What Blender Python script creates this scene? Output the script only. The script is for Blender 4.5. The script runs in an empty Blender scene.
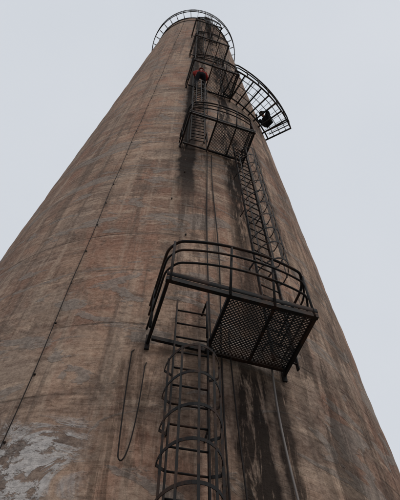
import bpy, bmesh, math, random
from mathutils import Vector, Matrix
random.seed(7)
rad = math.radians
scene = bpy.context.scene
EYE = 1.6          # height of the viewer
RC, APEX, DIST = 4.8, 120.0, 9.16
TOP = 46.0         # chimney top above eye level

def R(h): return RC * (1 - h / APEX)
def P(psi, h, off=0.0, t=0.0):
    """point at azimuth psi (deg), height h above eye level, off from the wall"""
    a = rad(psi); r = R(h) + off
    return Vector((r*math.sin(a)+t*math.cos(a), -r*math.cos(a)+t*math.sin(a), h+EYE))

# ------------------------------------------------------------------ materials
class NT:
    def __init__(s, name):
        s.m = bpy.data.materials.new(name); s.m.use_nodes = True
        s.t = s.m.node_tree; s.b = s.t.nodes["Principled BSDF"]
    def n(s, typ, **kw):
        nd = s.t.nodes.new(typ)
        for k, v in kw.items(): setattr(nd, k, v)
        return nd
    def put(s, sock, v):
        if isinstance(v, bpy.types.NodeSocket): s.t.links.new(v, sock)
        else: sock.default_value = v
    def math(s, op, a, b=0.0, c=None, clamp=False):
        nd = s.n("ShaderNodeMath", operation=op); nd.use_clamp = clamp
        s.put(nd.inputs[0], a); s.put(nd.inputs[1], b)
        if c is not None: s.put(nd.inputs[2], c)
        return nd.outputs[0]
    def mix(s, f, a, b, mode='MIX'):
        nd = s.n("ShaderNodeMix", data_type='RGBA', blend_type=mode)
        s.put(nd.inputs[0], f)
        s.put(nd.inputs[6], a if not isinstance(a, tuple) else (*a, 1)[:4])
        s.put(nd.inputs[7], b if not isinstance(b, tuple) else (*b, 1)[:4])
        return nd.outputs[2]
    def vec(s, x, y, z=0.0):
        nd = s.n("ShaderNodeCombineXYZ")
        s.put(nd.inputs[0], x); s.put(nd.inputs[1], y); s.put(nd.inputs[2], z)
        return nd.outputs[0]
    def noise(s, v, scale=1.0, detail=6, rough=.6, dist=0.0):
        nd = s.n("ShaderNodeTexNoise"); s.put(nd.inputs["Vector"], v)
        nd.inputs["Scale"].default_value = scale; nd.inputs["Detail"].default_value = detail
        nd.inputs["Roughness"].default_value = rough; nd.inputs["Distortion"].default_value = dist
        return nd.outputs[0]
    def rng(s, v, a, b, c=0.0, d=1.0, smooth=True):
        nd = s.n("ShaderNodeMapRange")
        if smooth: nd.interpolation_type = 'SMOOTHSTEP'
        for i, x in enumerate((v, a, b, c, d)): s.put(nd.inputs[i], x)
        return nd.outputs[0]

def simple(name, col, rough=.6, metal=0.0, var=.3, scale=14, rust=None, spec=.5):
    k = NT(name); tc = k.n("ShaderNodeTexCoord").outputs["Object"]
    f = k.noise(tc, scale, 4, .65)
    a = tuple(c*(1-var) for c in col); b = tuple(c*(1+var) for c in col)
    c = k.mix(f, a, b)
    if rust:
        g = k.rng(k.noise(tc, scale*.35, 5, .7), .47, .60)
        c = k.mix(g, c, rust)
    k.put(k.b.inputs["Base Color"], c)
    k.b.inputs["Roughness"].default_value = rough; k.b.inputs["Metallic"].default_value = metal
    k.b.inputs["Specular IOR Level"].default_value = spec
    return k.m

STEEL = simple("painted_steel", (.009, .0085, .009), .7, 0, .4, 9, (.034, .017, .011), .2)
GRATE = simple("grating_steel", (.011, .010, .010), .8, 0, .4, 9, (.036, .019, .012), .2)
GALV = simple("galvanised_conduit", (.17, .15, .14), .6, .1, .3, 10, None, .3)
CABLE = simple("black_cable", (.018, .014, .013), .8, spec=.2)
CLOTH = simple("dark_workwear", (.010, .010, .013), .95, spec=.1)
REDC = simple("red_jacket", (.34, .03, .022), .9, spec=.2)
SKIN = simple("skin", (.36, .2, .14), .6, 0, .1)
HELR = simple("red_helmet", (.45, .035, .025), .4, 0, .05)
BOOT = simple("boot_leather", (.02, .016, .013), .8, spec=.2)
GLOVE = simple("work_glove", (.05, .045, .04), .9, spec=.2)

def chimney_mat():
    k = NT("weathered_masonry")
    uv = k.n("ShaderNodeUVMap").outputs[0]
    sp = k.n("ShaderNodeSeparateXYZ"); k.put(sp.inputs[0], uv)
    u, v = sp.outputs[0], sp.outputs[1]
    U = lambda a, b, z=0.0: k.vec(k.math('MULTIPLY', u, a), k.math('MULTIPLY', v, b), z)
    M = lambda a, b: k.math('MULTIPLY', a, b)
    # base brown / reddish variation
    big = k.noise(U(.35, .22, 3.1), 1, 5, .62, .6)
    c = k.mix(k.rng(big, .36, .62), (.205, .118, .083), (.40, .275, .20))
    # grey tint areas
    gg = k.noise(U(.3, .3, 91.0), 1, 5, .6, .8)
    c = k.mix(k.rng(gg, .47, .64, 0, .6), c, (.25, .21, .175))
    # mottling along the courses
    ring = k.noise(U(.32, 1.7, 8.3), 1, 6, .68, 1.0)
    c = k.mix(k.rng(ring, .48, .62, 0, .7), c, (.13, .080, .060))
    ring2 = k.noise(U(.55, 2.6, 21.0), 1, 6, .72, .6)
    c = k.mix(k.rng(ring2, .51, .64, 0, .75), c, (.48, .365, .28))
    # red iron wash
    red = k.noise(U(.6, .35, 5.5), 1, 6, .65, 1.0)
    c = k.mix(k.rng(red, .50, .63, 0, .5), c, (.29, .125, .077))
    # vertical drips
    dr = k.noise(U(3.4, .11, 1.7), 1, 5, .68, .3)
    c = k.mix(k.rng(dr, .50, .64, 0, .72), c, (.08, .053, .042))
    dr2 = k.noise(U(5.5, .2, 11.7), 1, 5, .65, .2)
    c = k.mix(k.rng(dr2, .53, .67, 0, .5), c, (.47, .37, .29))
    # grime blotches
    gb = k.noise(U(1.7, 1.5, 61.0), 1, 6, .72, .5)
    c = k.mix(k.rng(gb, .52, .64, 0, .68), c, (.09, .060, .048))
    # grey repair mortar patches
    gp = k.noise(U(.5, 1.3, 14.2), 1, 6, .62, 1.5)
    gpf = k.rng(gp, .555, .59, 0, .75)
    c = k.mix(gpf, c, (.215, .195, .18))
    # faint masonry courses
    br = k.n("ShaderNodeTexBrick")
    wv = k.math('ADD', v, M(big, .08))
    k.put(br.inputs["Vector"], k.vec(u, wv))
    br.inputs["Scale"].default_value = 1; br.inputs["Brick Width"].default_value = .26
    br.inputs["Row Height"].default_value = .078; br.inputs["Mortar Size"].default_value = .007
    br.inputs["Mortar Smooth"].default_value = .9
    br.inputs["Color1"].default_value = (.66, .66, .66, 1); br.inputs["Color2"].default_value = (1.18, 1.13, 1.08, 1)
    br.inputs["Mortar"].default_value = (.62, .61, .60, 1)
    bn = k.rng(k.noise(U(.7, .5, 71), 1, 5, .65), .42, .64, .0, .5)
    bn = M(bn, k.math('SUBTRACT', 1.0, gpf))
    c = k.mix(bn, c, br.outputs["Color"], 'MULTIPLY')
    c = k.mix(1.0, c, (1.33, 1.25, 1.2), 'MULTIPLY')
    # lift joints every 1.3 m, broken up by noise
    wob = M(gg, .25)
    ph = k.math('FRACT', k.math('DIVIDE', k.math('ADD', v, wob), 1.3))
    jd = k.math('ABSOLUTE', k.math('SUBTRACT', ph, .5))
    joint = k.rng(jd, .0, .028, 1, 0)
    jn = k.rng(k.noise(U(.7, 1.3, 33), 1, 4, .6), .42, .56)
    joint = M(joint, jn)
    c = k.mix(M(joint, .6), c, (.07, .045, .035))
    # old whitewash low down on the left
    wn = k.noise(U(1.2, 1.9, 4.4), 1, 6, .68, .9)
    wob2 = M(k.math('SUBTRACT', wn, .5), 2.4)
    wm = M(k.rng(k.math('ADD', u, wob2), -.55, -.95, 0, 1), k.rng(k.math('ADD', v, wob2), 5.45, 5.1, 0, 1))
    c = k.mix(M(wm, .5), c, (.12, .105, .105))
    wf = M(wm, k.rng(wn, .45, .475, 0, 1))
    chip = k.rng(k.noise(U(3.2, 4.2, 2), 1, 6, .72), .42, .48, .05, 1)
    wf = M(wf, chip)
    c = k.mix(M(wf, .9), c, (.70, .67, .66))
    # fine grain
    fine = k.noise(U(13, 15), 1, 7, .78)
    c = k.mix(k.rng(fine, .3, .7, 0, 1), k.mix(.5, c, (.05, .032, .026)), k.mix(.2, c, (.66, .55, .46)))
    # soot / water stains running below the ladders and platforms
    wu = k.math('ADD', u, M(k.math('SUBTRACT', k.noise(U(.7, 1.0, 3), 1, 5, .6), .5), .5))
    def gauss(center, width):
        d = k.math('DIVIDE', k.math('SUBTRACT', wu, center), width)
        return k.math('POWER', 2.718, M(M(d, d), -1.0))
    sn = k.noise(U(4.6, .6, 7.7), 1, 7, .74, .6)
    st = k.rng(sn, .43, .54)
    def g2(cn, wd, gain=1.6): return k.math('MINIMUM', M(gauss(cn, wd), gain), 1.0)
    s1 = M(g2(.42, .42), M(st, k.math('ADD', M(k.rng(v, 14.0, 22.0, 0, 1), .5), .45)))
    s1b = M(g2(.16, .20, 2), M(k.rng(v, 9.8, 13.0, 0, 1), k.rng(sn, .34, .45)))
    s2 = M(g2(1.22, .21, 2.0), M(k.rng(v, 6.9, 6.3, 0, 1), k.rng(sn, .37, .49)))
    s2b = M(g2(1.66, .11, 1.8), M(k.rng(v, 6.8, 6.2, 0, 1), k.rng(sn, .37, .50, 0, .9)))
    s3 = M(g2(.76, .15, 1.8), M(k.rng(v, 6.4, 5.4, 0, 1), k.rng(sn, .40, .52, 0, .85)))
    s4 = M(g2(1.55, .3), M(st, k.rng(v, 7.2, 13.5, .5, 1)))
    s5 = M(g2(2.5, .35), M(st, .65))
    s6 = M(g2(-.25, .3), M(st, M(k.rng(v, 8.0, 6.0, 0, 1), .5)))
    s7 = M(g2(3.6, .5), M(st, .5))
    tot = s1
    for q in (s1b, s2, s2b, s3, s4, s5, s6, s7): tot = k.math('MAXIMUM', tot, q)
    c = k.mix(M(tot, .94), c, (.014, .010, .0085))
    k.put(k.b.inputs["Base Color"], c)
    k.b.inputs["Roughness"].default_value = .95
    k.b.inputs["Specular IOR Level"].default_value = .12
    hgt = k.math('ADD', M(fine, .6), M(ring, .5))
    hgt = k.math('SUBTRACT', hgt, M(joint, .4))
    hgt = k.math('SUBTRACT', hgt, M(M(br.outputs["Fac"], bn), .3))
    hgt = k.math('ADD', hgt, M(gpf, .3)); hgt = k.math('ADD', hgt, M(wf, .35))
    hgt = k.math('ADD', hgt, M(gb, .5))
    bp = k.n("ShaderNodeBump"); bp.inputs["Strength"].default_value = .85
    bp.inputs["Distance"].default_value = .045
    k.put(bp.inputs["Height"], hgt); k.put(k.b.inputs["Normal"], bp.outputs[0])
    return k.m
CONC = chimney_mat()

# ------------------------------------------------------------------ mesh helpers
class MB:
    def __init__(s): s.v = []; s.f = []
    def tube(s, pts, r, n=8, closed=False):
        pts = [Vector(p) for p in pts]; m = len(pts); base = len(s.v)
        ref = None
        for i, p in enumerate(pts):
            if closed: d = pts[(i+1) % m]-pts[i-1]
            else: d = pts[min(i+1, m-1)]-pts[max(i-1, 0)]
            d.normalize()
            if ref is None:
                ref = Vector((0, 0, 1)) if abs(d.z) < .9 else Vector((1, 0, 0))
            a = (ref-d*ref.dot(d)).normalized(); b = d.cross(a); ref = a
            for j in range(n):
                t = 2*math.pi*j/n
                s.v.append(p+a*(r*math.cos(t))+b*(r*math.sin(t)))
        for i in range(m if closed else m-1):
            for j in range(n):
                a0 = base+i*n+j; a1 = base+i*n+(j+1) % n
                k2 = ((i+1) % m)*n+base
                s.f.append((a0, a1, k2+(j+1) % n, k2+j))
        if not closed:
            s.f.append(tuple(base+j for j in range(n))[::-1])
            s.f.append(tuple(base+(m-1)*n+j for j in range(n)))
    def bar(s, a, b, w, hgt, up=Vector((0, 0, 1))):
        a = Vector(a); b = Vector(b); d = (b-a).normalized()
        x = d.cross(up).normalized(); y = x.cross(d)
        base = len(s.v)
        for p in (a, b):
            for sx, sy in ((-1, -1), (1, -1), (1, 1), (-1, 1)):
                s.v.append(p+x*(sx*w/2)+y*(sy*hgt/2))
        q = base
        s.f += [(q, q+1, q+2, q+3), (q+7, q+6, q+5, q+4)]
        for j in range(4):
            s.f.append((q+j, q+4+j, q+4+(j+1) % 4, q+(j+1) % 4))
    def strip(s, pts, w, hgt):
        for a, b in zip(pts[:-1], pts[1:]): s.bar(a, b, w, hgt)
    def obj(s, name, mat, parent=None, smooth=True):
        me = bpy.data.meshes.new(name); me.from_pydata([tuple(v) for v in s.v], [], s.f)
        me.materials.append(mat)
        bm = bmesh.new(); bm.from_mesh(me); bmesh.ops.recalc_face_normals(bm, faces=bm.faces)
        bm.to_mesh(me); bm.free()
        if smooth:
            me.polygons.foreach_set("use_smooth", [len(p.vertices) == 4 for p in me.polygons])
        o = bpy.data.objects.new(name, me); scene.collection.objects.link(o)
        if parent: o.parent = parent
        return o
def empty(name):
    o = bpy.data.objects.new(name, None); scene.collection.objects.link(o); o.empty_display_size = .3
    return o

# ------------------------------------------------------------------ ground
def ground():
    me = bpy.data.meshes.new("ground"); bm = bmesh.new()
    rings = [0.0, 6, 12, 25, 60, 150, 400, 1200, 4000]; n = 48; prev = None
    c = bm.verts.new((0, 0, 0))
    for r in rings[1:]:
        cur = [bm.verts.new((r*math.cos(2*math.pi*i/n), r*math.sin(2*math.pi*i/n), 0)) for i in range(n)]
        for i in range(n):
            if prev is None: bm.faces.new((c, cur[i], cur[(i+1) % n]))
            else: bm.faces.new((prev[i], cur[i], cur[(i+1) % n], prev[(i+1) % n]))
        prev = cur
    bm.to_mesh(me); bm.free()
    k = NT("gravel_ground"); tc = k.n("ShaderNodeTexCoord").outputs["Object"]
    f = k.noise(tc, 9, 4, .75); g = k.noise(tc, .15, 3, .6)
    c = k.mix(f, (.11, .10, .09), (.32, .30, .27)); c = k.mix(k.rng(g, .5, .65), c, (.07, .085, .035))
    k.put(k.b.inputs["Base Color"], c); k.b.inputs["Roughness"].default_value = .95
    bp = k.n("ShaderNodeBump"); bp.inputs["Distance"].default_value = .03; k.put(bp.inputs["Height"], f)
    k.put(k.b.inputs["Normal"], bp.outputs[0])
    me.materials.append(k.m)
    o = bpy.data.objects.new("ground", me); scene.collection.objects.link(o)
ground()

# ------------------------------------------------------------------ chimney
def chimney():
    from mathutils import noise
    root = empty("industrial_chimney")
    me = bpy.data.meshes.new("shaft"); bm = bmesh.new(); uvl = bm.loops.layers.uv.new("UVMap")
    N = 360; rows = 260; zt = TOP+EYE
    grid = []
    for j in range(rows+1):
        z = zt*j/rows; row = []
        for i in range(N):
            a = -math.pi+2*math.pi*i/N
            nz = noise.noise(Vector((math.sin(a)*3, math.cos(a)*3, z*.8)))*.024
            nz += noise.noise(Vector((math.sin(a)*9, math.cos(a)*9, z*3.0)))*.012
            nz += noise.noise(Vector((math.sin(a)*4, math.cos(a)*4, z*6.0)))*.010
            r = R(z-EYE)+nz
            row.append(bm.verts.new((r*math.sin(a), -r*math.cos(a), z)))
        grid.append(row)
    for j in range(rows):
        for i in range(N):
            f = bm.faces.new((grid[j][i], grid[j][(i+1) % N], grid[j+1][(i+1) % N], grid[j+1][i])); f.smooth = True
            us = [i, i+1, i+1, i]; vs = [j, j, j+1, j+1]
            for l, x, y in zip(f.loops, us, vs):
                l[uvl].uv = ((-math.pi+2*math.pi*x/N)*RC, zt*y/rows)
    rt = R(TOP); ri = rt-.3
    inn = [bm.verts.new((ri*math.sin(-math.pi+2*math.pi*i/N), -ri*math.cos(-math.pi+2*math.pi*i/N), zt)) for i in range(N)]
    dn = [bm.verts.new((ri*math.sin(-math.pi+2*math.pi*i/N), -ri*math.cos(-math.pi+2*math.pi*i/N), zt-9)) for i in range(N)]
    for i in range(N):
        bm.faces.new((grid[-1][i], grid[-1][(i+1) % N], inn[(i+1) % N], inn[i]))
        bm.faces.new((inn[i], inn[(i+1) % N], dn[(i+1) % N], dn[i]))
    bm.faces.new(dn)
    bm.to_mesh(me); bm.free(); me.materials.append(CONC)
    o = bpy.data.objects.new("shaft", me); scene.collection.objects.link(o); o.parent = root
    m = MB()
    for h in (TOP-.25, TOP-2.2):
        ps = [P(a, h, .02) for a in range(0, 360, 4)]
        m.tube(ps, .03, 6, True)
    m.obj("tension_hoops", STEEL, root)
    m = MB()
    for psi, h in ((-1.3, 9.6), (1.5, 11.2), (9.5, 3.1), (3, 8.1)):
        m.bar(P(psi, h, -.02), P(psi, h, .03), .025, .035)
    m.obj("wall_fixings", STEEL, root, False)
chimney()

# ------------------------------------------------------------------ ladders
def ladder(psi, h0, h1, cage0=None, cage1=None, w=.40, off=.2, cr=.31, cd=.56, step=.62, rung=.28):
    root = empty("caged_ladder")
    nrm = Vector((math.sin(rad(psi)), -math.cos(rad(psi)), 0))
    m = MB()
    for s in (-1, 1):
        m.bar(P(psi, h0, off, s*w/2), P(psi, h1, off, s*w/2), .018, .055, nrm)
    m.obj("stringers", STEEL, root, False)
    m = MB(); h = h0+.1
    while h < h1-.05:
        m.tube([P(psi, h, off, -w/2), P(psi, h, off, w/2)], .0125, 6); h += rung
    m.obj("rungs", STEEL, root)
    m = MB(); h = h0+.4
    while h < h1-.3:
        for s in (-1, 1): m.bar(P(psi, h, -.02, s*w/2), P(psi, h, off-.01, s*w/2), .012, .05)
        h += 2.1
    m.obj("wall_brackets", STEEL, root, False)
    if cage0 is not None:
        NS = 18
        def hp(h, a):
            t = -cr*math.cos(a); n = off+.06+cd*math.sin(a)
            return P(psi, h, n, t)
        h = cage0; hs = []
        while h <= cage1+.01: hs.append(h); h += step
        m = MB()
        for h in hs:
            j = random.uniform(-.02, .02); j2 = random.uniform(-.015, .015)
            pts = [P(psi, h, off, -w/2)]+[hp(h+j*math.sin(math.pi*i/NS)+j2*math.cos(math.pi*i/NS), math.pi*i/NS) for i in range(NS+1)]+[P(psi, h, off, w/2)]
            m.strip(pts, .007, .036)
        m.obj("cage_hoops", STEEL, root, False)
        m = MB()
        for a in (22, 56, 90, 124, 158):
            m.bar(hp(hs[0]-.02, rad(a)), hp(hs[-1]+.02, rad(a)), .024, .007, nrm)
        m.obj("cage_straps", STEEL, root, False)
    return root

LA, LB = 4.6, 20.3
ladder(LA, -1.0, 5.75, .5, 4.4, step=.42, w=.42, cr=.31, cd=.46)
ladder(LB, 5.0, 13.8, 7.0, 12.6, w=.38, cr=.25, cd=.42, step=.55)
ladder(LA, 13.0, 20.8, 15.2, 18.4, w=.38, cr=.26, cd=.45)
ladder(LB, 20.0, 27.8, 22.3, 26.6, w=.38, cr=.26, cd=.45)
ladder(LA, 27.0, 34.8, 29.3, 33.6, w=.38, cr=.26, cd=.45)
ladder(LB-6, 34.0, TOP+.8, 36.3, TOP-1.2, w=.38, cr=.26, cd=.45)

# ------------------------------------------------------------------ platforms
def rounded(poly, r=.13, n=5):
    out = [Vector(poly[0])]
    for a, b, c in zip(poly[:-2], poly[1:-1], poly[2:]):
        a, b, c = Vector(a), Vector(b), Vector(c)
        d1 = (a-b).normalized(); d2 = (c-b).normalized()
        rr = min(r, (a-b).length*.45, (c-b).length*.45)
        p1 = b+d1*rr; p2 = b+d2*rr
        for i in range(n+1):
            t = i/n; out.append(p1*(1-t)**2+b*2*t*(1-t)+p2*t*t)
    out.append(Vector(poly[-1]))
    return out

def platform(psi, h, w=1.85, depth=.97, split=.41, cell=.05, RAIL=.82, bow=.16):
    root = empty("access_platform")
    hw = w/2
    def L(s, n, z=0.0):
        return P(psi, h, n, s)+Vector((0, 0, z))
    def wall(s, z=0.0):
        return math.sqrt(R(h+z)**2-s*s)-R(h)
    sd = -hw+split*w
    m = MB()
    m.bar(L(-hw, depth), L(hw, depth), .05, .07)
    for s in (-hw+.03, hw-.03): m.bar(L(s, wall(s)-.03), L(s, depth-.026), .04, .065)
    m.bar(L(sd, wall(sd)-.03), L(sd, depth-.026), .04, .06)
    iy = wall(hw)+.14
    m.bar(L(-hw+.06, iy, -.003), L(sd-.03, iy, -.003), .04, .06)
    m.bar(L(sd+.03, iy, -.003), L(hw-.06, iy, -.003), .045, .07)
    m.bar(L((sd+hw)/2, iy+.03, -.03), L((sd+hw)/2, depth-.035, -.03), .03, .04)
    for s in (-hw+.03, hw-.03):
        m.bar(L(s, wall(s)+.035, -.12), L(s, wall(s)+.035, .14), .06, .03, Vector((0, 1, 0)))
    m.obj("frame", STEEL, root, False)
    m = MB()
    def panel(x0, x1, y0, y1, z=.012):
        wd, hd = x1-x0, y1-y0
        for sg in (1, -1):
            k = -hd
            while k < wd:
                a = max(0, k); b = min(wd, k+hd)
                if b-a > .01:
                    ya, yb = a-k, b-k
                    if sg < 0: ya, yb = hd-ya, hd-yb
                    m.bar(L(x0+a, y0+ya, z+.002*sg), L(x0+b, y0+yb, z+.002*sg), .0085, .018)
                k += cell
    panel(sd+.02, hw-.05, iy, depth-.02)
    m.obj("floor_grating", GRATE, root, False)
    m = MB()
    def on(s): return depth+.02+bow*(1-abs(s/hw)**2.2)
    def rail(z, r):
        outer = [(hw*x/8, on(hw*x/8)) for x in range(-8, 9)]
        outer[0] = (-hw, depth-.10); outer[-1] = (hw, depth-.16)
        poly = [L(-hw, wall(hw)-.01, z)]+[L(s, n, z) for s, n in outer]+[L(hw, wall(hw)-.01, z)]
        m.tube(rounded(poly, .16, 4), r, 8)
    rail(RAIL, .02); rail(RAIL*.74, .015); rail(RAIL*.38, .015)
    m.tube([L(-hw+.05, depth+.02, -.03), L(-hw+.06, depth+.03, RAIL)], .017, 8)
    m.tube([L(hw-.05, depth+.02, -.03), L(hw-.07, depth+.01, RAIL)], .017, 8)
    for s in (sd, (sd+hw)/2):
        m.tube([L(s, depth+.02, -.03), L(s, on(s), RAIL)], .017, 8)
    for s in (-hw, hw):
        m.tube([L(s, .2, 0), L(s, .2, RAIL)], .017, 8)
    m.bar(L(-hw, depth+.03, .08), L(hw, depth+.03, .08), .006, .08)
    m.obj("railing", STEEL, root)
    m = MB()
    for s in (sd-.06,): m.tube([L(s, .25, 0), L(s, .25, RAIL*.9), L(s, wall(s), RAIL*.9)], .015, 6)
    m.obj("grab_rail", STEEL, root)
    return root

PC = 9.6
platform(PC, 5.0, w=1.92)
platform(PC+1, 13.0, w=1.78, depth=.86)
platform(PC+1, 20.0, w=1.8, cell=.07)
platform(PC+1, 27.0, w=1.75, cell=.07)
platform(PC, 34.0, w=1.65, cell=.08)

def walkway(psi0, psi1, h, w=1.15, RAIL=.9):
    root = empty("curved_walkway")
    def C(a, n, z=0.0): return P(a, h, n)+Vector((0, 0, z))
    rng = [psi0+(psi1-psi0)*i/28 for i in range(29)]
    m = MB()
    for n in (.12, w): m.strip([C(a, n) for a in rng], .05, .09)
    a = psi0
    while a <= psi1+.01:
        m.bar(C(a, .0, -.003), C(a, w, -.003), .045, .07); a += (psi1-psi0)/8
    m.obj("frame", STEEL, root, False)
    m = MB()
    for n in (.38, .64, .9): m.strip([C(a, n, .04) for a in rng], .025, .008)
    a = psi0
    while a < psi1:
        m.bar(C(a, .12, .046), C(a, w, .046), .012, .012); a += 2.6
    m.obj("floor_slats", GRATE, root, False)
    m = MB()
    for z, r in ((RAIL, .028), (RAIL*.5, .022)):
        pts = [C(psi0, w, z)]+[C(a, w+.04, z) for a in rng[1:-1]]+[C(psi1, w, z), C(psi1, .2, z)]
        m.tube(pts, r, 8)
    for i in range(7):
        a = psi0+(psi1-psi0)*i/6
        m.tube([C(a, w, -.05), C(a, w+.03, RAIL)], .024, 8)
    m.obj("railing", STEEL, root)
walkway(19, 55.5, 20.3, w=1.1)

def gallery(h, w=.5, RAIL=.9):
    root = empty("top_gallery")
    def C(a, n, z=0.0): return P(a, h, n)+Vector((0, 0, z))
    al = list(range(0, 360, 5))
    m = MB()
    m.tube([C(a, w) for a in al], .035, 6, True); m.tube([C(a, .05) for a in al], .03, 6, True)
    for a in range(0, 360, 10): m.bar(C(a, 0), C(a, w), .035, .045); m.bar(C(a, w-.03, -.02), C(a, -.02, -.5), .025, .025)
    m.obj("frame", STEEL, root, False)
    m = MB()
    for z in (RAIL, RAIL*.5): m.tube([C(a, w+.03, z) for a in al], .022, 6, True)
    for a in range(0, 360, 10): m.tube([C(a, w+.02, 0), C(a, w+.03, RAIL)], .02, 6)
    m.obj("railing", STEEL, root)
gallery(TOP-.3)

# ------------------------------------------------------------------ cables
def cable(name, pts, r, mat, clips=None, cs=.025):
    root = empty(name); m = MB(); m.tube(pts, r, 6); m.obj("line", mat, root)
    if clips:
        m = MB()
        for c in clips: m.bar(c+Vector((-cs, 0, 0)), c+Vector((cs, 0, 0)), cs, cs)
        m.obj("clips", STEEL, root, False)
hs = [i*.5-1.5 for i in range(int((TOP+1.5)*2))]
lc = lambda h: -18.6+.12*math.sin(h*1.7)+.2*math.sin(h*.37)
cable("lightning_conductor", [P(lc(h), h, .032) for h in hs], .0065, CABLE, [P(lc(h), h, .014) for h in hs[::2]], .018)
cable("electrical_conduit", [P(LA+2.7+.06*math.sin(h*3), h, .13) for h in [i*.3-1 for i in range(21)]], .015, GALV,
      [P(LA+2.7, h, .08) for h in (1, 2.5, 4)])
cable("power_cable", [P(10.2+.35*math.sin(h*.9+1), h, .04) for h in [i*.3-1.4 for i in range(48)]], .011, CABLE)
cable("power_cable", [P(11.9+.5*math.sin(h*.9), h, .05) for h in [i*.3-1.4 for i in range(24)]], .010, CABLE)
cable("hanging_cable", [P(19.3+.9*math.sin(h*1.1), h, .06) for h in [.6+i*.2 for i in range(23)]], .014, GALV)
cable("power_cable", [P(1.6+.25*math.sin(h*.8), h, .04) for h in [13+i*.5 for i in range(64)]], .018, CABLE)
cable("power_cable", [P(8.2+.3*math.sin(h*.6), h, .04) for h in [5+i*.4 for i in range(60)]], .012, CABLE)
lo = []
for i in range(49):
    t = i/48
    a = -4.1+1.35*(1-math.cos(math.pi*t))*.75+.25*math.sin(t*8)
    h = 4.8-1.45*(1-abs(2*t-1)**3.2)-.25*t
    lo.append(P(a, h, .05))
lo = [P(-3.9, 4.9, -.01)]+lo+[P(-1.7, 4.68, -.01)]
cable("cable_loop", lo, .008, CABLE)

# ------------------------------------------------------------------ people
def ev_mesh(ob):
    dg = bpy.context.evaluated_depsgraph_get(); dg.update()
    return bpy.data.meshes.new_from_object(ob.evaluated_get(dg))
def skinned(name, verts, edges, radii, rootidx, mats, parent, sub=1, pick=None):
    me = bpy.data.meshes.new(name); me.from_pydata(verts, edges, [])
    o = bpy.data.objects.new(name, me); scene.collection.objects.link(o)
    md = o.modifiers.new("Skin", 'SKIN')
    sv = me.skin_vertices[0].data
    for i, r in enumerate(radii):
        rr = r if isinstance(r, tuple) else (r, r)
        sv[i].radius = rr; sv[i].use_root = (i == rootidx)
    md.use_smooth_shade = True
    s = o.modifiers.new("Sub", 'SUBSURF'); s.levels = sub; s.render_levels = sub
    nm = ev_mesh(o); o.modifiers.clear(); o.data = nm
    nm.materials.clear()
    for mt in mats: nm.materials.append(mt)
    if pick:
        for p in nm.polygons: p.material_index = pick(p.center)
    o.parent = parent
    return o

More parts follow.
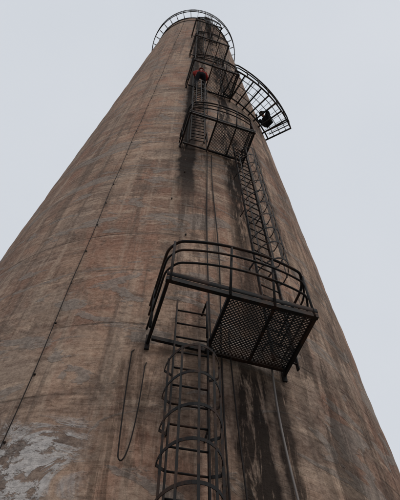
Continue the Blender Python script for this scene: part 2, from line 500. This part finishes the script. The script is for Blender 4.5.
def worker(M, J, jacket, helmet):
    """J: joints in local space (x right, y forward, z up)"""
    root = empty("worker"); root.matrix_world = M
    names = ["pelvis", "waist", "chest", "neck", "shL", "elL", "wrL", "shR", "elR", "wrR", "hipL", "knL", "anL", "hipR", "knR", "anR"]
    V = [J[n] for n in names]; ix = {n: i for i, n in enumerate(names)}
    E = [(ix[a], ix[b]) for a, b in (("pelvis", "waist"), ("waist", "chest"), ("chest", "neck"), ("chest", "shL"), ("shL", "elL"), ("elL", "wrL"),
         ("chest", "shR"), ("shR", "elR"), ("elR", "wrR"), ("pelvis", "hipL"), ("hipL", "knL"), ("knL", "anL"), ("pelvis", "hipR"), ("hipR", "knR"), ("knR", "anR"))]
    rr = [.15, .14, .16, .065, .075, .055, .04, .075, .055, .04, .105, .075, .05, .105, .075, .05]
    def pick(c):
        dw = min((c-Vector(J[k])).length for k in ("chest", "waist", "elL", "elR", "shL", "shR", "wrL", "wrR"))
        dl = min((c-Vector(J[k])).length for k in ("pelvis", "hipL", "hipR", "knL", "knR", "anL", "anR"))
        return 1 if dw < dl else 0
    skinned("body", V, E, rr, 0, [CLOTH, jacket], root, 2, pick)
    nk = Vector(J["neck"]); hd = Vector(J["head"]); up = (hd-nk).normalized()
    fw = Vector(J["look"]); fw = (fw-up*fw.dot(up)).normalized(); rt = fw.cross(up)
    B = Matrix((rt, fw, up)).transposed().to_4x4(); B.translation = hd
    bm = bmesh.new(); bmesh.ops.create_uvsphere(bm, u_segments=20, v_segments=14, radius=1)
    for v in bm.verts:
        x, y, z = v.co
        jaw = 1-.28*max(0, -z)
        v.co = Vector((x*.076*jaw, y*.095*(1-.12*max(0, -z)), z*.118))
    g = bmesh.ops.create_cone(bm, segments=8, radius1=.018, radius2=.006, depth=.045, cap_ends=True)["verts"]
    for v in g: v.co = Vector((v.co.x, .098+(.012 if v.co.z < 0 else 0), v.co.z-.01))
    for sx in (-1, 1):
        g = bmesh.ops.create_uvsphere(bm, u_segments=8, v_segments=6, radius=1)["verts"]
        for v in g: v.co = Vector((v.co.x*.012+sx*.077, v.co.y*.02, v.co.z*.032))
    g = bmesh.ops.create_uvsphere(bm, u_segments=8, v_segments=6, radius=1)["verts"]
    for v in g: v.co = Vector((v.co.x*.026, v.co.y*.008+.088, v.co.z*.007-.055))
    bmesh.ops.create_cone(bm, segments=12, radius1=.055, radius2=.05, depth=.12, cap_ends=True, matrix=Matrix.Translation((0, -.015, -.13)))
    bm.transform(B); me = bpy.data.meshes.new("head")
    for f in bm.faces: f.smooth = True
    bm.to_mesh(me); bm.free(); me.materials.append(SKIN)
    o = bpy.data.objects.new("head", me); scene.collection.objects.link(o); o.parent = root
    bm = bmesh.new()
    for sx in (-1, 1):
        bmesh.ops.create_uvsphere(bm, u_segments=8, v_segments=6, radius=.011, matrix=Matrix.Translation((sx*.03, .087, .012)))
    bm.transform(B); me = bpy.data.meshes.new("eyes"); bm.to_mesh(me); bm.free(); me.materials.append(CLOTH)
    o = bpy.data.objects.new("eyes", me); scene.collection.objects.link(o); o.parent = root
    bm = bmesh.new(); bmesh.ops.create_uvsphere(bm, u_segments=24, v_segments=14, radius=1)
    bmesh.ops.delete(bm, geom=[v for v in bm.verts if v.co.z < -.05], context='VERTS')
    for v in bm.verts:
        x, y, z = v.co
        if z < .1: x *= 1.1; y *= 1.12+(.18 if y > 0 else 0)
        v.co = Vector((x*.098, y*.12, z*.105+.045))
    bm.transform(B); me = bpy.data.meshes.new("helmet")
    for f in bm.faces: f.smooth = True
    bm.to_mesh(me); bm.free(); me.materials.append(helmet)
    o = bpy.data.objects.new("helmet", me); scene.collection.objects.link(o); o.parent = root
    for sd in ("L", "R"):
        w = Vector(J["wr"+sd]); e = Vector(J["el"+sd]); d = (w-e).normalized()
        side = d.cross(Vector((0, 0, 1)))
        side = side.normalized() if side.length > .1 else Vector((1, 0, 0))
        dn = side.cross(d).normalized()
        if dn.z > 0: dn = -dn
        VV = [w, w+d*.05, w+d*.085]; EE = [(0, 1), (1, 2)]; RR = [.03, (.042, .02), (.042, .018)]
        for i, (o2, ln) in enumerate(((-.032, .062), (-.011, .075), (.011, .07), (.032, .055))):
            b = len(VV)
            VV += [w+d*.09+side*o2, w+d*(.09+ln*.5)+side*o2+dn*.008, w+d*(.09+ln*.75)+side*o2+dn*.035, w+d*(.09+ln*.6)+side*o2+dn*.055]
            EE += [(2, b), (b, b+1), (b+1, b+2), (b+2, b+3)]; RR += [.0095, .009, .0085, .008]
        th = -1 if sd == "R" else 1
        b = len(VV); VV += [w+d*.045+side*.035*th+dn*.012, w+d*.08+side*.055*th+dn*.03]; EE += [(1, b), (b, b+1)]; RR += [.012, .009]
        skinned("hand_"+sd.lower(), [tuple(v) for v in VV], EE, RR, 0, [GLOVE], root, 1)
        a = Vector(J["an"+sd]); t = Vector(J["toe"+sd])
        hd2 = a+(a-t).normalized()*.04+Vector((0, 0, -.05))
        skinned("boot_"+sd.lower(), [tuple(a+Vector((0, 0, .05))), tuple(a+Vector((0, 0, -.03))), tuple(a*.4+t*.6+Vector((0, 0, -.02))), tuple(t), tuple(hd2)],
                [(0, 1), (1, 2), (2, 3), (1, 4)], [.055, .055, (.05, .04), (.042, .03), .038], 1, [BOOT], root, 1)
    m = MB(); c = Vector(J["chest"]); wv = Vector(J["waist"])
    ax = (c-wv).normalized()
    ring = []
    for i in range(16):
        t = 2*math.pi*i/16; f = Vector((0, 1, 0)); f = (f-ax*f.dot(ax)).normalized(); s = f.cross(ax)
        ring.append(wv+f*.155*math.cos(t)+s*.165*math.sin(t))
    m.tube(ring, .016, 6, True); m.obj("harness_belt", helmet, root)
    return root

def frame_at(psi, h, off, t, yawdeg):
    """local y = toward the wall (yaw 0)"""
    a = rad(psi); o = P(psi, h, off, t)
    fwd = Vector((-math.sin(a), math.cos(a), 0)); fwd.rotate(Matrix.Rotation(rad(yawdeg), 3, 'Z'))
    up = Vector((0, 0, 1)); rt = fwd.cross(up)
    M = Matrix((rt, fwd, up)).transposed().to_4x4(); M.translation = o
    return M
climb = dict(pelvis=(0, 0, .98), waist=(0, .0, 1.14), chest=(0, .03, 1.38), neck=(0, .03, 1.54), head=(0, .02, 1.70), look=(0, 1, .4),
    shL=(-.19, .03, 1.44), elL=(-.27, .10, 1.62), wrL=(-.20, .26, 1.80), shR=(.19, .03, 1.44), elR=(.28, .12, 1.22), wrR=(.20, .27, 1.38),
    hipL=(-.10, 0, .92), knL=(-.15, .16, .58), anL=(-.12, .16, .14), toeL=(-.12, .33, .08),
    hipR=(.10, 0, .92), knR=(.17, .28, .80), anR=(.12, .18, .42), toeR=(.12, .34, .36))
worker(frame_at(LA, 18.9, .2+.32, 0, 0), climb, REDC, HELR)
crouch = dict(pelvis=(0, 0, .30), waist=(0, .03, .45), chest=(0, .17, .66), neck=(0, .26, .79), head=(0, .34, .92), look=(0, 1, -.3),
    shL=(-.19, .18, .70), elL=(-.28, .36, .52), wrL=(-.16, .52, .42), shR=(.19, .18, .70), elR=(.29, .38, .55), wrR=(.17, .55, .50),
    hipL=(-.10, .02, .27), knL=(-.20, .38, .50), anL=(-.15, .12, .14), toeL=(-.17, .30, .08),
    hipR=(.10, .02, .27), knR=(.20, .38, .50), anR=(.15, .12, .14), toeR=(.17, .30, .08))
worker(frame_at(50, 20.33, .42, 0, 75), crouch, CLOTH, CLOTH)

# ------------------------------------------------------------------ camera
p = rad(58.5); yaw = math.atan(29/520); rl = rad(6.6)
f0 = Vector((0, math.cos(p), math.sin(p))); r0 = Vector((1, 0, 0)); u0 = Vector((0, -math.sin(p), math.cos(p)))
f1 = f0*math.cos(yaw)+r0*math.sin(yaw); r1 = r0*math.cos(yaw)-f0*math.sin(yaw)
rc = r1*math.cos(rl)+u0*math.sin(rl); uc = u0*math.cos(rl)-r1*math.sin(rl)
cam = bpy.data.cameras.new("camera"); co = bpy.data.objects.new("camera", cam); scene.collection.objects.link(co)
M = Matrix((rc, uc, -f1)).transposed().to_4x4(); M.translation = Vector((0, -DIST, EYE)); co.matrix_world = M
cam.sensor_fit = 'VERTICAL'; cam.sensor_height = 36; cam.lens = 36*520/500; cam.clip_end = 10000
scene.camera = co

# ------------------------------------------------------------------ light
w = bpy.data.worlds.new("World"); scene.world = w; w.use_nodes = True
t = w.node_tree; bg = t.nodes["Background"]
SE, SA = rad(50), rad(150)
sk = t.nodes.new("ShaderNodeTexSky"); sk.sky_type = 'NISHITA'; sk.sun_disc = False
sk.sun_elevation = SE; sk.sun_rotation = SA
tc = t.nodes.new("ShaderNodeTexCoord"); nz = t.nodes.new("ShaderNodeTexNoise")
nz.inputs["Scale"].default_value = 1.3; nz.inputs["Detail"].default_value = 4; nz.inputs["Roughness"].default_value = .5
t.links.new(tc.outputs["Generated"], nz.inputs["Vector"])
cl = t.nodes.new("ShaderNodeMix"); cl.data_type = 'RGBA'
cl.inputs[6].default_value = (6.0, 6.45, 7.0, 1); cl.inputs[7].default_value = (7.8, 7.95, 8.3, 1)
t.links.new(nz.outputs[0], cl.inputs[0])
mx = t.nodes.new("ShaderNodeMix"); mx.data_type = 'RGBA'; mx.inputs[0].default_value = .94
t.links.new(sk.outputs[0], mx.inputs[6]); t.links.new(cl.outputs[2], mx.inputs[7])
t.links.new(mx.outputs[2], bg.inputs["Color"]); bg.inputs["Strength"].default_value = .1
sun = bpy.data.lights.new("sun", 'SUN'); sun.energy = 1.0; sun.angle = rad(20); sun.color = (1, .94, .86)
so = bpy.data.objects.new("sun", sun); scene.collection.objects.link(so)
d = Vector((math.sin(SA)*math.cos(SE), math.cos(SA)*math.cos(SE), math.sin(SE)))
so.rotation_euler = d.to_track_quat('Z', 'Y').to_euler()
scene.view_settings.view_transform = 'Standard'; scene.view_settings.look = 'None'; scene.view_settings.exposure = 0
